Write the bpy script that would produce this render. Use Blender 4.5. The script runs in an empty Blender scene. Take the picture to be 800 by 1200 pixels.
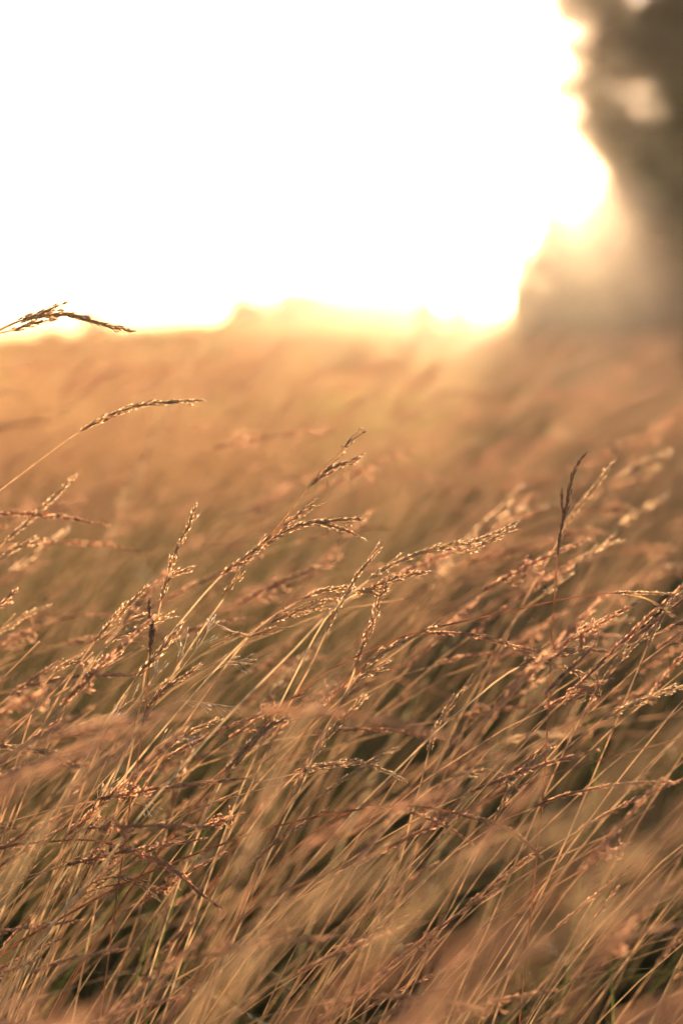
import bpy, math, random
import numpy as np
from mathutils import Vector, Matrix, noise

random.seed(7)
rng = np.random.default_rng(11)
scene = bpy.context.scene
COL = scene.collection
R = math.radians

# ------------------------------------------------------------------ camera
EYE = 0.80                      # camera height above the meadow floor, m
PITCH = R(7.35)
K = 36.0 / 50.0                 # sensor height / focal length
FOCUS = 0.78
cam_d = bpy.data.cameras.new("camera")
cam_d.sensor_fit = 'VERTICAL'
cam_d.sensor_height = 36.0
cam_d.sensor_width = 24.0
cam_d.lens = 50.0
cam_d.clip_start = 0.02
cam_d.clip_end = 2000
cam_d.dof.use_dof = True
cam_d.dof.focus_distance = FOCUS
cam_d.dof.aperture_fstop = 3.3
cam = bpy.data.objects.new("camera", cam_d)
cam.location = (0, 0, EYE)
cam.rotation_euler = (math.pi / 2 - PITCH, 0, 0)
COL.objects.link(cam)
scene.camera = cam

FWD = Vector((0, math.cos(PITCH), -math.sin(PITCH)))
UPV = Vector((0, math.sin(PITCH), math.cos(PITCH)))


def at(px, py, d):
    """Point at depth d (m) seen at a pixel of the 800 x 1200 photograph."""
    return Vector((0, 0, EYE)) + FWD * d + Vector((1, 0, 0)) * ((px - 400) / 1200 * K * d) \
        + UPV * ((600 - py) / 1200 * K * d)


def proj(p):
    v = Vector(p) - Vector((0, 0, EYE))
    d = v.dot(FWD)
    if d < 0.02:
        return None
    return 400 + v.x / d / K * 1200, 600 - v.dot(UPV) / d / K * 1200, d


# ------------------------------------------------------------------ light
SUN_DIR = (at(662, 158, 1.0) - Vector((0, 0, EYE))).normalized()
SUN_EL = math.asin(SUN_DIR.z)
SUN_AZ = math.atan2(SUN_DIR.x, SUN_DIR.y)      # clockwise from +Y
world = bpy.data.worlds.new("World")
scene.world = world
world.use_nodes = True
wn = world.node_tree
bg = wn.nodes["Background"]
sky = wn.nodes.new("ShaderNodeTexSky")
sky.sky_type = 'NISHITA'
sky.sun_disc = False
sky.sun_elevation = SUN_EL
sky.sun_rotation = SUN_AZ
sky.air_density = 0.8
sky.dust_density = 0.2
sky.ozone_density = 1.0
wn.links.new(sky.outputs[0], bg.inputs[0])
bg.inputs[1].default_value = 0.05

sl = bpy.data.lights.new("sun", 'SUN')
sl.energy = 5.0
sl.angle = R(0.6)
sl.color = (1.0, 0.69, 0.40)
sun = bpy.data.objects.new("sun", sl)
sun.rotation_euler = SUN_DIR.to_track_quat('Z', 'Y').to_euler()
sun.location = (5, 5, 20)
COL.objects.link(sun)

vs = scene.view_settings
vs.view_transform = 'Standard'
vs.look = 'None'
vs.exposure = 2.12
vs.gamma = 1.0
vs.use_curve_mapping = False
scene.display_settings.display_device = 'sRGB'

cy = scene.cycles
cy.use_denoising = True
cy.max_bounces = 6
cy.diffuse_bounces = 3
cy.glossy_bounces = 2
cy.transmission_bounces = 4
cy.volume_bounces = 1
cy.transparent_max_bounces = 4
cy.caustics_reflective = False
cy.caustics_refractive = False

HAZE_DENSITY = 0.0011


# ------------------------------------------------------------------ mesh helpers
class MB:
    """Collects numpy chunks of vertices, faces and two point attributes."""

    def __init__(self):
        self.v, self.f3, self.f4, self.t, self.r, self.n = [], [], [], [], [], 0

    def add(self, v, f3=None, f4=None, t=None, r=0.0):
        v = np.asarray(v, dtype=np.float32)
        if f3 is not None and len(f3):
            self.f3.append(np.asarray(f3, dtype=np.int32) + self.n)
        if f4 is not None and len(f4):
            self.f4.append(np.asarray(f4, dtype=np.int32) + self.n)
        self.v.append(v)
        self.t.append(np.zeros(len(v), np.float32) if t is None else np.asarray(t, np.float32))
        self.r.append(np.full(len(v), r, np.float32))
        self.n += len(v)

    def mesh(self, name, mats, smooth=True):
        me = bpy.data.meshes.new(name)
        v = np.concatenate(self.v)
        f3 = np.concatenate(self.f3) if self.f3 else np.zeros((0, 3), np.int32)
        f4 = np.concatenate(self.f4) if self.f4 else np.zeros((0, 4), np.int32)
        nl = f3.size + f4.size
        me.vertices.add(len(v))
        me.vertices.foreach_set("co", v.ravel())
        me.loops.add(nl)
        me.loops.foreach_set("vertex_index", np.concatenate([f3.ravel(), f4.ravel()]))
        me.polygons.add(len(f3) + len(f4))
        st = np.concatenate([np.arange(len(f3)) * 3, f3.size + np.arange(len(f4)) * 4]).astype(np.int32)
        me.polygons.foreach_set("loop_start", st)
        me.polygons.foreach_set("use_smooth", np.full(len(st), smooth))
        me.update(calc_edges=True)
        a = me.attributes.new("tip", 'FLOAT', 'POINT')
        a.data.foreach_set("value", np.concatenate(self.t))
        a = me.attributes.new("vary", 'FLOAT', 'POINT')
        a.data.foreach_set("value", np.concatenate(self.r))
        for m in (mats if isinstance(mats, (list, tuple)) else [mats]):
            me.materials.append(m)
        return me

    def build(self, name, mat, parent=None, smooth=True):
        o = bpy.data.objects.new(name, self.mesh(name, mat, smooth))
        COL.objects.link(o)
        if parent is not None:
            o.parent = parent
        return o


def tag(o, label=None, cat=None, group=None, kind=None):
    for k, v in (('label', label), ('category', cat), ('group', group), ('kind', kind)):
        if v:
            o[k] = v
    return o


def empty(name, loc):
    o = bpy.data.objects.new(name, None)
    o.empty_display_size = 0.02
    o.location = loc
    COL.objects.link(o)
    return o


def catmull(pts, per=8):
    P = [np.array(p, float) for p in pts]
    if len(P) == 2:
        P = [P[0], (P[0] + P[1]) / 2, P[1]]
    P = [2 * P[0] - P[1]] + P + [2 * P[-1] - P[-2]]
    out = []
    for i in range(1, len(P) - 2):
        p0, p1, p2, p3 = P[i - 1:i + 3]
        for k in range(per):
            t = k / per
            out.append(0.5 * ((2 * p1) + (p2 - p0) * t + (2 * p0 - 5 * p1 + 4 * p2 - p3) * t * t
                              + (3 * p1 - p0 - 3 * p2 + p3) * t ** 3))
    out.append(P[-2])
    return np.array(out)


def resample(C, n):
    s = np.concatenate([[0], np.cumsum(np.linalg.norm(np.diff(C, axis=0), axis=1))])
    u = np.linspace(0, s[-1], n)
    return np.stack([np.interp(u, s, C[:, k]) for k in range(3)], 1), s[-1]


def frames(C):
    T = np.gradient(C, axis=0)
    T /= np.linalg.norm(T, axis=1, keepdims=True) + 1e-12
    ref = np.array([0.13, 1.0, 0.07])
    A = np.cross(T, ref)
    A /= np.linalg.norm(A, axis=1, keepdims=True) + 1e-12
    B = np.cross(T, A)
    return T, A, B


def tube(mb, C, rad, sides=5, r=0.0):
    C = np.asarray(C)
    n = len(C)
    T, A, B = frames(C)
    rad = np.broadcast_to(rad, (n,))
    ang = np.arange(sides) * 2 * math.pi / sides
    V = C[:, None, :] + rad[:, None, None] * (np.cos(ang)[None, :, None] * A[:, None, :] + np.sin(ang)[None, :, None] * B[:, None, :])
    i = np.arange(n - 1)[:, None] * sides
    j = np.arange(sides)[None, :]
    j2 = (j + 1) % sides
    F = np.stack([i + j, i + j2, i + sides + j2, i + sides + j], -1).reshape(-1, 4)
    mb.add(V.reshape(-1, 3), f4=F, t=np.repeat(np.linspace(0, 1, n), sides), r=r)


def blade(mb, C, w, r=0.0, twist=0.0, fold=0.35):
    """A grass leaf: a ribbon folded along its midrib, tapering to a point."""
    C = np.asarray(C)
    n = len(C)
    T, A, B = frames(C)
    tw = np.linspace(0, twist, n)[:, None]
    S = A * np.cos(tw) + B * np.sin(tw)
    N = -A * np.sin(tw) + B * np.cos(tw)
    u = np.linspace(0, 1, n)
    ww = (w * 0.5 * np.minimum(1, 4 * u + 0.4) * (1 - u ** 2.2) + 1e-5)[:, None]
    V = np.stack([C - S * ww + N * ww * fold, C, C + S * ww + N * ww * fold], 1).reshape(-1, 3)
    i = np.arange(n - 1)[:, None] * 3
    j = np.arange(2)[None, :]
    F = np.stack([i + j, i + j + 1, i + j + 4, i + j + 3], -1).reshape(-1, 4)
    mb.add(V, f4=F, t=np.repeat(u, 3), r=r)


def spindle(L, W, sides, rings, bend=0.0, off=(0, 0, 0), rx=0.0, rz=0.0, arc=R(115)):
    """A papery husk: a thin, boat-shaped scale along +Z, open on one side, pointed at both ends."""
    V, t = [(0, 0, 0)], [0.0]
    m = sides
    for k in range(1, rings + 1):
        u = k / (rings + 1)
        rr = W * 0.5 * (math.sin(math.pi * u ** 0.72) ** 0.85)
        for s in range(m):
            a = -arc + 2 * arc * s / (m - 1)
            V.append((rr * math.cos(a) - rr * .3 + bend * L * u * u, rr * math.sin(a), L * u))
            t.append(u)
    V.append((bend * L, 0, L))
    t.append(1.0)
    F3, F4 = [], []
    for s in range(m - 1):
        F3.append((0, 2 + s, 1 + s))
        b = 1 + (rings - 1) * m
        F3.append((len(V) - 1, b + s, b + s + 1))
        for k in range(rings - 1):
            a0 = 1 + k * m
            F4.append((a0 + s, a0 + s + 1, a0 + m + s + 1, a0 + m + s))
    M = np.array(Matrix.Rotation(rz, 3, 'Z') @ Matrix.Rotation(rx, 3, 'Y'))
    V = np.array(V) @ M.T + np.array(off)
    return V, F3, F4, np.array(t)


def merge(parts):
    V, F3, F4, T, n = [], [], [], [], 0
    for v, f3, f4, t in parts:
        V.append(v)
        F3 += [tuple(i + n for i in f) for f in f3]
        F4 += [tuple(i + n for i in f) for f in f4]
        T.append(t)
        n += len(v)
    return np.concatenate(V), np.array(F3), np.array(F4).reshape(-1, 4), np.concatenate(T)


# spikelets, unit length 1 along +Z: glumes, florets peeping out, a short awn
SPK_HI, SPK_LO, SPK_FAR = [], [], []
for q in range(5):
    rr = random.Random(q + 50)
    SPK_HI.append(merge([
        spindle(0.92, 0.20, 5, 4, bend=0.05, rx=0.05, rz=0.3 * q),
        spindle(0.84, 0.16, 5, 3, bend=0.08, rx=0.11 + 0.06 * rr.random(), rz=2.0 + q, off=(0, 0, 0.10)),
        spindle(0.74, 0.14, 5, 3, bend=0.08, rx=0.13 + 0.08 * rr.random(), rz=4.2 + q, off=(0, 0, 0.20)),
        spindle(0.85, 0.035, 3, 1, bend=0.10, rx=0.10, rz=1.0 + q, off=(0, 0, 0.55)),
    ]))
    SPK_LO.append(merge([
        spindle(1.0, 0.21, 4, 2, bend=0.05, rz=q * 1.3),
        spindle(0.90, 0.15, 3, 2, bend=0.10, rx=0.14, rz=2.0 + q, off=(0, 0, 0.15)),
    ]))
    SPK_FAR.append(merge([spindle(1.0, 0.34, 3, 1)]))


def put_spikelet(mb, tmpl, pos, zdir, size, roll, r):
    z = np.array(zdir) / (np.linalg.norm(zdir) + 1e-12)
    x = np.cross(z, (0.2, 1.0, 0.3))
    x /= np.linalg.norm(x)
    y = np.cross(z, x)
    c, s = math.cos(roll), math.sin(roll)
    M = np.stack([c * x + s * y, -s * x + c * y, z], 0)
    V, f3, f4, t = tmpl
    mb.add(V @ M * size + pos, f3=f3, f4=f4, t=t, r=r)


def head_spots(C, spacing, size, spread, rr, thick=0.0010, taper=True):
    """Where the spikelets of a narrow, branched panicle sit along the curve C."""
    s = np.concatenate([[0], np.cumsum(np.linalg.norm(np.diff(C, axis=0), axis=1))])
    L = s[-1]
    n = max(5, int(L / spacing))
    T, A, B = frames(C)
    out = []
    clump = rr.random() * 6
    for k in range(n):
        u = (k + rr.random() * 0.7) / n
        sl_ = u * L
        p = np.array([np.interp(sl_, s, C[:, i]) for i in range(3)])
        g = lambda Q: np.array([np.interp(sl_, s, Q[:, i]) for i in range(3)])
        a = k * 2.4 + rr.uniform(-0.5, 0.5)
        side = math.cos(a) * g(A) + math.sin(a) * g(B)
        env = (math.sin(math.pi * min(1, 0.12 + 0.88 * u) ** 0.8) ** 0.5 if taper else 1.0)
        wob = 0.85 + 0.15 * math.sin(u * L / 0.011 + clump)
        zd = g(T) + side * spread * (0.5 + rr.random()) * wob
        out.append((p + side * thick * rr.uniform(0.3, 1.7) * env * wob, zd,
                    size * (0.72 + 0.4 * rr.random()) * (0.65 + 0.35 * env), rr.random() * 6.28, rr.random()))
    return out


# ------------------------------------------------------------------ materials
def mat_new(name):
    m = bpy.data.materials.new(name)
    m.use_nodes = True
    nt = m.node_tree
    nt.nodes.clear()
    out = nt.nodes.new("ShaderNodeOutputMaterial")
    return m, nt, out


def plant_material(name, cols, tipcols=None, translucent=0.4, rough=0.5, spec=0.4, noise_scale=250.0, tip_pow=1.0, var='both', patch=None, tgamma=0.8):
    """cols: colours picked per object/instance; tipcols: colours towards the tips; translucent leaf shading."""
    m, nt, out = mat_new(name)
    N, Lk = nt.nodes, nt.links
    oi = N.new("ShaderNodeObjectInfo")
    av = N.new("ShaderNodeAttribute"); av.attribute_name = "vary"
    at_ = N.new("ShaderNodeAttribute"); at_.attribute_name = "tip"
    add = N.new("ShaderNodeMath"); add.operation = 'ADD'
    Lk.new(oi.outputs['Random'], add.inputs[0]); Lk.new(av.outputs['Fac'], add.inputs[1])
    fr = N.new("ShaderNodeMath"); fr.operation = 'FRACT'
    Lk.new(add.outputs[0], fr.inputs[0])
    if var == 'vary':
        Lk.new(av.outputs['Fac'], fr.inputs[0])
    if var == 'object':
        Lk.new(oi.outputs['Random'], fr.inputs[0])
    ramp = N.new("ShaderNodeValToRGB")
    ramp.color_ramp.interpolation = 'LINEAR'
    els = ramp.color_ramp.elements
    while len(els) < len(cols):
        els.new(0.5)
    for i, c in enumerate(cols):
        els[i].position = i / max(1, len(cols) - 1)
        els[i].color = (*c, 1)
    Lk.new(fr.outputs[0], ramp.inputs[0])
    col = ramp.outputs[0]
    tc = N.new("ShaderNodeTexCoord")
    nz = N.new("ShaderNodeTexNoise"); nz.inputs['Scale'].default_value = noise_scale
    nz.inputs['Detail'].default_value = 3
    Lk.new(tc.outputs['Object'], nz.inputs['Vector'])
    if tipcols:
        r2 = N.new("ShaderNodeValToRGB")
        e2 = r2.color_ramp.elements
        while len(e2) < len(tipcols):
            e2.new(0.5)
        for i, c in enumerate(tipcols):
            e2[i].position = i / max(1, len(tipcols) - 1)
            e2[i].color = (*c, 1)
        ad2 = N.new("ShaderNodeMath"); ad2.operation = 'MULTIPLY_ADD'
        Lk.new(fr.outputs[0], ad2.inputs[0]); ad2.inputs[1].default_value = 3.7
        Lk.new(nz.outputs['Fac'], ad2.inputs[2])
        f2 = N.new("ShaderNodeMath"); f2.operation = 'FRACT'
        Lk.new(ad2.outputs[0], f2.inputs[0])
        Lk.new(f2.outputs[0], r2.inputs[0])
        tp = N.new("ShaderNodeMath"); tp.operation = 'POWER'
        Lk.new(at_.outputs['Fac'], tp.inputs[0]); tp.inputs[1].default_value = tip_pow
        mx = N.new("ShaderNodeMix"); mx.data_type = 'RGBA'
        Lk.new(tp.outputs[0], mx.inputs['Factor'])
        Lk.new(col, mx.inputs['A']); Lk.new(r2.outputs[0], mx.inputs['B'])
        col = mx.outputs['Result']
    if patch:                                               # patches of greener grass across the field
        ge = N.new("ShaderNodeNewGeometry")
        pn = N.new("ShaderNodeTexNoise"); pn.inputs['Scale'].default_value = 0.22; pn.inputs['Detail'].default_value = 2
        Lk.new(ge.outputs['Position'], pn.inputs['Vector'])
        pr_ = N.new("ShaderNodeMapRange"); pr_.inputs['From Min'].default_value = .46; pr_.inputs['From Max'].default_value = .62
        pr_.interpolation_type = 'SMOOTHSTEP'
        Lk.new(pn.outputs['Fac'], pr_.inputs[0])
        pm = N.new("ShaderNodeMix"); pm.data_type = 'RGBA'
        Lk.new(pr_.outputs[0], pm.inputs['Factor']); Lk.new(col, pm.inputs['A']); pm.inputs['B'].default_value = (*patch, 1)
        col = pm.outputs['Result']
    hs = N.new("ShaderNodeHueSaturation")
    mr = N.new("ShaderNodeMapRange")
    mr.inputs['From Min'].default_value = 0.3; mr.inputs['From Max'].default_value = 0.7
    mr.inputs['To Min'].default_value = 0.7; mr.inputs['To Max'].default_value = 1.3
    Lk.new(nz.outputs['Fac'], mr.inputs[0]); Lk.new(mr.outputs[0], hs.inputs['Value'])
    Lk.new(col, hs.inputs['Color'])
    col = hs.outputs[0]
    pb = N.new("ShaderNodeBsdfPrincipled")
    pb.inputs['Roughness'].default_value = rough
    pb.inputs['Specular IOR Level'].default_value = spec
    tb = N.new("ShaderNodeBsdfTranslucent")
    Lk.new(col, pb.inputs['Base Color'])
    gm = N.new("ShaderNodeGamma"); gm.inputs[1].default_value = tgamma
    Lk.new(col, gm.inputs[0]); Lk.new(gm.outputs[0], tb.inputs['Color'])
    bump = N.new("ShaderNodeBump"); bump.inputs['Strength'].default_value = 0.25
    bump.inputs['Distance'].default_value = 0.0004
    Lk.new(nz.outputs['Fac'], bump.inputs['Height']); Lk.new(bump.outputs[0], pb.inputs['Normal'])
    ms = N.new("ShaderNodeMixShader"); ms.inputs[0].default_value = translucent
    Lk.new(pb.outputs[0], ms.inputs[1]); Lk.new(tb.outputs[0], ms.inputs[2])
    Lk.new(ms.outputs[0], out.inputs[0])
    return m


M_STEM = plant_material("straw_stem", [(.62, .42, .20), (.72, .56, .32), (.52, .29, .15), (.70, .52, .27), (.46, .38, .17), (.58, .33, .18), (.74, .60, .36)],
                        [(.62, .40, .21), (.58, .33, .18)], translucent=0.6, rough=0.5, spec=0.4, var='object', tgamma=.45)
M_STEM_RED = plant_material("reddish_stem", [(.36, .14, .07), (.42, .18, .09)], translucent=0.5, rough=0.45, spec=0.45, tgamma=.5)
M_STEM_PALE = plant_material("pale_stem", [(0.756, 0.559, 0.325), (0.734, 0.529, 0.285)], translucent=0.6, rough=0.45, spec=0.45, tgamma=.45)
M_HEAD = plant_material("seed_husk", [(.72, .52, .27), (.64, .42, .22), (.76, .57, .32), (.58, .36, .19), (.70, .49, .25)],
                        [(.46, .28, .19), (.74, .53, .30), (.54, .35, .25), (.70, .48, .28), (.78, .62, .40)],
                        translucent=0.60, rough=0.6, spec=0.25, noise_scale=500, tip_pow=0.8, tgamma=.65)
M_HEAD_DARK = plant_material("dark_seed_husk", [(.30, .15, .08), (.38, .20, .10), (.26, .13, .08)],
                             [(.20, .11, .09), (.42, .25, .13)], translucent=0.35, rough=0.45, spec=0.45, noise_scale=500)
M_HEAD_PALE = plant_material("pale_seed_husk", [(0.670, 0.447, 0.234), (0.562, 0.356, 0.193), (0.713, 0.498, 0.285)],
                             [(0.367, 0.233, 0.183), (0.691, 0.488, 0.305), (0.475, 0.335, 0.264)], translucent=0.58, rough=0.6, spec=0.22, noise_scale=500)
M_HEAD_FIELD = plant_material("russet_seed_husk", [(.62, .34, .22), (.70, .46, .25), (.50, .25, .17), (.76, .56, .34), (.56, .29, .19), (.66, .40, .20), (.42, .24, .17)],
                              [(.40, .20, .16), (.70, .44, .26), (.56, .30, .22)], translucent=0.58, rough=0.65, spec=0.2, noise_scale=200)
M_FIELD = plant_material("field_straw", [(0.670, 0.407, 0.193), (0.583, 0.315, 0.142), (0.713, 0.447, 0.213), (0.540, 0.315, 0.152), (0.648, 0.366, 0.162)],
                         translucent=0.5, rough=0.6, spec=0.2, noise_scale=20, patch=(.30, .30, .08))
M_ANTHER = plant_material("white_anther", [(.80, .74, .64), (.74, .62, .48)], translucent=0.4, rough=0.4, spec=0.5)
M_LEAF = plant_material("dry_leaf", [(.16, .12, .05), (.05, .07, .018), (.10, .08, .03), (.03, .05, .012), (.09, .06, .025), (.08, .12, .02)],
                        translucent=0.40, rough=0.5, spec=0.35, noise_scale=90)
M_LEAF_PALE = plant_material("pale_leaf", [(.38, .31, .16), (.34, .28, .14)], translucent=0.45, rough=0.5, spec=0.4, noise_scale=60)
M_LEAF_GREEN = plant_material("green_leaf", [(.08, .12, .02), (.07, .10, .02)], translucent=0.5, rough=0.45, spec=0.4, noise_scale=60)

# ------------------------------------------------------------------ terrain


def hgt(x, y):
    """The meadow is level round the camera and swells to a low crest some 35 m off."""
    s = min(1, max(0, (y - 8) / 28.0)); s = s * s * (3 - 2 * s)
    b = math.exp(-((x + 1.5 - 0.02 * y) / 9.0) ** 2)
    h = s * (0.10 + 0.42 * b - 0.45 * min(1, max(0, (-x - 3) / 10)))
    if y > 45:
        h -= 0.012 * (y - 45) * 0.6
    return max(h, -2.6) + 0.03 * noise.noise(Vector((x * .25, y * .25, 3))) * min(1, max(0, y / 6))


ys = np.concatenate([np.linspace(-14, 10, 49), np.linspace(11, 60, 50), np.linspace(64, 300, 60)])
xs = np.concatenate([np.linspace(-150, -16, 40), np.linspace(-15, 15, 61), np.linspace(16, 150, 40)])
gv = [(x, y, hgt(x, y)) for y in ys for x in xs]
nx = len(xs)
gf = [(j * nx + i, j * nx + i + 1, (j + 1) * nx + i + 1, (j + 1) * nx + i) for j in range(len(ys) - 1) for i in range(nx - 1)]
m_ground, nt, out = mat_new("meadow_floor")
pb = nt.nodes.new("ShaderNodeBsdfPrincipled"); pb.inputs['Roughness'].default_value = 0.95
tc = nt.nodes.new("ShaderNodeTexCoord")
n1 = nt.nodes.new("ShaderNodeTexNoise"); n1.inputs['Scale'].default_value = 0.35; n1.inputs['Detail'].default_value = 8
n2 = nt.nodes.new("ShaderNodeTexNoise"); n2.inputs['Scale'].default_value = 60; n2.inputs['Detail'].default_value = 5
r1 = nt.nodes.new("ShaderNodeValToRGB")
r1.color_ramp.elements[0].position = 0.35; r1.color_ramp.elements[0].color = (.06, .05, .02, 1)
r1.color_ramp.elements[1].position = 0.7; r1.color_ramp.elements[1].color = (.11, .085, .035, 1)
mxg = nt.nodes.new("ShaderNodeMix"); mxg.data_type = 'RGBA'; mxg.blend_type = 'MULTIPLY'; mxg.inputs['Factor'].default_value = 0.7
nt.links.new(tc.outputs['Object'], n1.inputs['Vector']); nt.links.new(tc.outputs['Object'], n2.inputs['Vector'])
nt.links.new(n1.outputs['Fac'], r1.inputs[0]); nt.links.new(r1.outputs[0], mxg.inputs['A']); nt.links.new(n2.outputs['Color'], mxg.inputs['B'])
nt.links.new(mxg.outputs['Result'], pb.inputs['Base Color'])
bp = nt.nodes.new("ShaderNodeBump"); bp.inputs['Strength'].default_value = 0.8; bp.inputs['Distance'].default_value = 0.02
nt.links.new(n2.outputs['Fac'], bp.inputs['Height']); nt.links.new(bp.outputs[0], pb.inputs['Normal'])
nt.links.new(pb.outputs[0], out.inputs[0])
g = MB(); g.add(gv, f4=gf)
tag(g.build("ground", m_ground), kind='structure')

# ------------------------------------------------------------------ stalk variants (shared meshes)


def stalk_curve(rr, a0, a1, p, L, sway=0.05, n=40):
    """Base at the origin, leaning to +X and bowing over towards the tip."""
    pts = [np.zeros(3)]
    ph = rr.random() * 6
    ds = L / (n - 1)
    for k in range(1, n):
        s = k / (n - 1)
        th = a0 + (a1 - a0) * s ** p
        az = sway * math.sin(ph + 3 * s)
        pts.append(pts[-1] + ds * np.array([math.sin(th) * math.cos(az), math.sin(th) * math.sin(az), math.cos(th)]))
    return np.array(pts)


VARS = []
for q in range(22):
    rr = random.Random(100 + q)
    a0, a1, p = R(rr.uniform(12, 36)), R(rr.uniform(38, 88)), rr.uniform(1.5, 3.4)
    if q % 5 == 4:
        a0, a1, p = R(rr.uniform(10, 24)), R(rr.uniform(78, 104)), 2.8
    C = stalk_curve(rr, a0, a1, p, 0.85)
    C /= C[:, 2].max()                                  # unit height
    hf = rr.uniform(0.885, 0.93) if q % 4 != 1 else .955
    C2, L = resample(C, 60)
    kh = int(hf * 59)
    st = MB()
    Cs, _ = resample(C2[:kh + 3], 16)
    tube(st, Cs, np.linspace(0.0012, 0.0006, 16), 4)
    hd = MB()
    hc = C2[kh:]
    tube(hd, hc, np.linspace(0.0006, 0.0002, len(hc)), 3)
    for i, (p_, z_, s_, ro, r_) in enumerate(head_spots(hc, 0.0012, 0.0088, rr.uniform(0.08, 0.20), rr, thick=rr.uniform(0.0008, 0.0017))):
        put_spikelet(hd, SPK_LO[i % 5], p_, z_, s_, ro, r_)
    if q % 3 == 0:                                      # a side branch leaving the panicle
        T, A, B = frames(hc)
        k0 = int(len(hc) * .15)
        bl = rr.uniform(.035, .07)
        bc = np.array([hc[k0] + T[k0] * bl * u + (A[k0] * rr.choice((-1, 1)) * .35 + B[k0] * .2) * bl * u * (1 - .5 * u) for u in np.linspace(0, 1, 10)])
        tube(hd, bc, 0.0004, 3)
        for i, (p_, z_, s_, ro, r_) in enumerate(head_spots(bc[3:], 0.0016, 0.0075, 0.16, rr)):
            put_spikelet(hd, SPK_LO[i % 5], p_, z_, s_, ro, r_)
    VARS.append((st.mesh("grass_stem", M_STEM), hd.mesh("seed_head", M_HEAD_FIELD), C2[-1], C2[(kh + 59) // 2], C2))

# leaf tufts
TUFTS = []
for q in range(8):
    rr = random.Random(300 + q)
    mb = MB()
    for k in range(9):
        a0, a1 = R(rr.uniform(2, 30)), R(rr.uniform(35, 120))
        C = stalk_curve(rr, a0, a1, rr.uniform(1.2, 2.5), rr.uniform(0.22, 0.55), sway=.3, n=12)
        az = rr.gauss(0, 0.9)
        Mz = np.array(Matrix.Rotation(az, 3, 'Z'))
        C = C @ Mz.T + np.array([rr.gauss(0, .012), rr.gauss(0, .012), 0])
        blade(mb, C, rr.uniform(.0015, .0035), r=rr.random(), twist=rr.uniform(-2, 2))
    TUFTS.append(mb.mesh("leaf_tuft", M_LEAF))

# far tufts: a dozen and a half plain stalks each
FARS = []
for q in range(8):
    rr = random.Random(400 + q)
    mb = MB()
    for k in range(16):
        C = stalk_curve(rr, R(rr.uniform(8, 30)), R(rr.uniform(45, 105)), rr.uniform(1.5, 3), rr.uniform(.55, .95), sway=.1, n=12)
        Mz = np.array(Matrix.Rotation(rr.gauss(0, .35), 3, 'Z'))
        C = C @ Mz.T + np.array([rr.gauss(0, .10), rr.gauss(0, .10), 0])
        rnd = rr.random()
        tube(mb, C[:10], 0.0012, 3, r=rnd)
        C2, L = resample(C[9:], 14)
        T, A, B = frames(C2)
        for i in range(14):
            a = i * 2.4
            put_spikelet(mb, SPK_FAR[0], C2[i], T[i] + .3 * (math.cos(a) * A[i] + math.sin(a) * B[i]), .016, a, (rnd + .2 * rr.random()) % 1)
    for k in range(8):
        C = stalk_curve(rr, R(rr.uniform(2, 30)), R(rr.uniform(35, 110)), 1.6, rr.uniform(.25, .5), sway=.3, n=7)
        Mz = np.array(Matrix.Rotation(rr.gauss(0, .9), 3, 'Z'))
        blade(mb, C @ Mz.T + np.array([rr.gauss(0, .1), rr.gauss(0, .1), 0]), .004, r=rr.random())
    FARS.append(mb.mesh("far_tuft", M_FIELD))


# ------------------------------------------------------------------ geometry-nodes scatter for the uncountable grass
def scatter(name, label, cat, meshes, pos, rot, scl, idx):
    src = bpy.data.collections.new(name + "_pieces")
    for k, me in enumerate(meshes):
        src.objects.link(bpy.data.objects.new("%s_%02d" % (me.name, k), me))
    me = bpy.data.meshes.new(name)
    me.vertices.add(len(pos))
    me.vertices.foreach_set("co", np.asarray(pos, np.float32).ravel())
    a = me.attributes.new("turn", 'FLOAT_VECTOR', 'POINT'); a.data.foreach_set("vector", np.asarray(rot, np.float32).ravel())
    a = me.attributes.new("size", 'FLOAT', 'POINT'); a.data.foreach_set("value", np.asarray(scl, np.float32))
    a = me.attributes.new("pick", 'INT', 'POINT'); a.data.foreach_set("value", np.asarray(idx, np.int32))
    o = bpy.data.objects.new(name, me)
    COL.objects.link(o)
    ng = bpy.data.node_groups.new(name, 'GeometryNodeTree')
    ng.interface.new_socket("Geometry", in_out='INPUT', socket_type='NodeSocketGeometry')
    ng.interface.new_socket("Geometry", in_out='OUTPUT', socket_type='NodeSocketGeometry')
    N, Lk = ng.nodes, ng.links
    gi, go = N.new("NodeGroupInput"), N.new("NodeGroupOutput")
    ci = N.new("GeometryNodeCollectionInfo")
    ci.inputs['Collection'].default_value = src
    ci.inputs['Separate Children'].default_value = True
    iop = N.new("GeometryNodeInstanceOnPoints")
    iop.inputs['Pick Instance'].default_value = True

    def attr(nm, dt):
        n = N.new("GeometryNodeInputNamedAttribute"); n.data_type = dt; n.inputs['Name'].default_value = nm
        return n.outputs['Attribute']
    Lk.new(gi.outputs[0], iop.inputs['Points'])
    Lk.new(ci.outputs[0], iop.inputs['Instance'])
    Lk.new(attr("pick", 'INT'), iop.inputs['Instance Index'])
    Lk.new(attr("turn", 'FLOAT_VECTOR'), iop.inputs['Rotation'])
    Lk.new(attr("size", 'FLOAT'), iop.inputs['Scale'])
    Lk.new(iop.outputs[0], go.inputs[0])
    md = o.modifiers.new("scatter", 'NODES'); md.node_group = ng
    return tag(o, label, cat, kind='stuff')


def place_points(n, y0, y1, left, right):
    y = np.sqrt(rng.uniform(y0 ** 2, y1 ** 2, n)) if y0 > .5 else rng.uniform(y0, y1, n)
    x = rng.uniform(0, 1, n)
    x = -0.26 * y - left + x * (0.52 * y + left + right)
    return x, y


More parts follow.
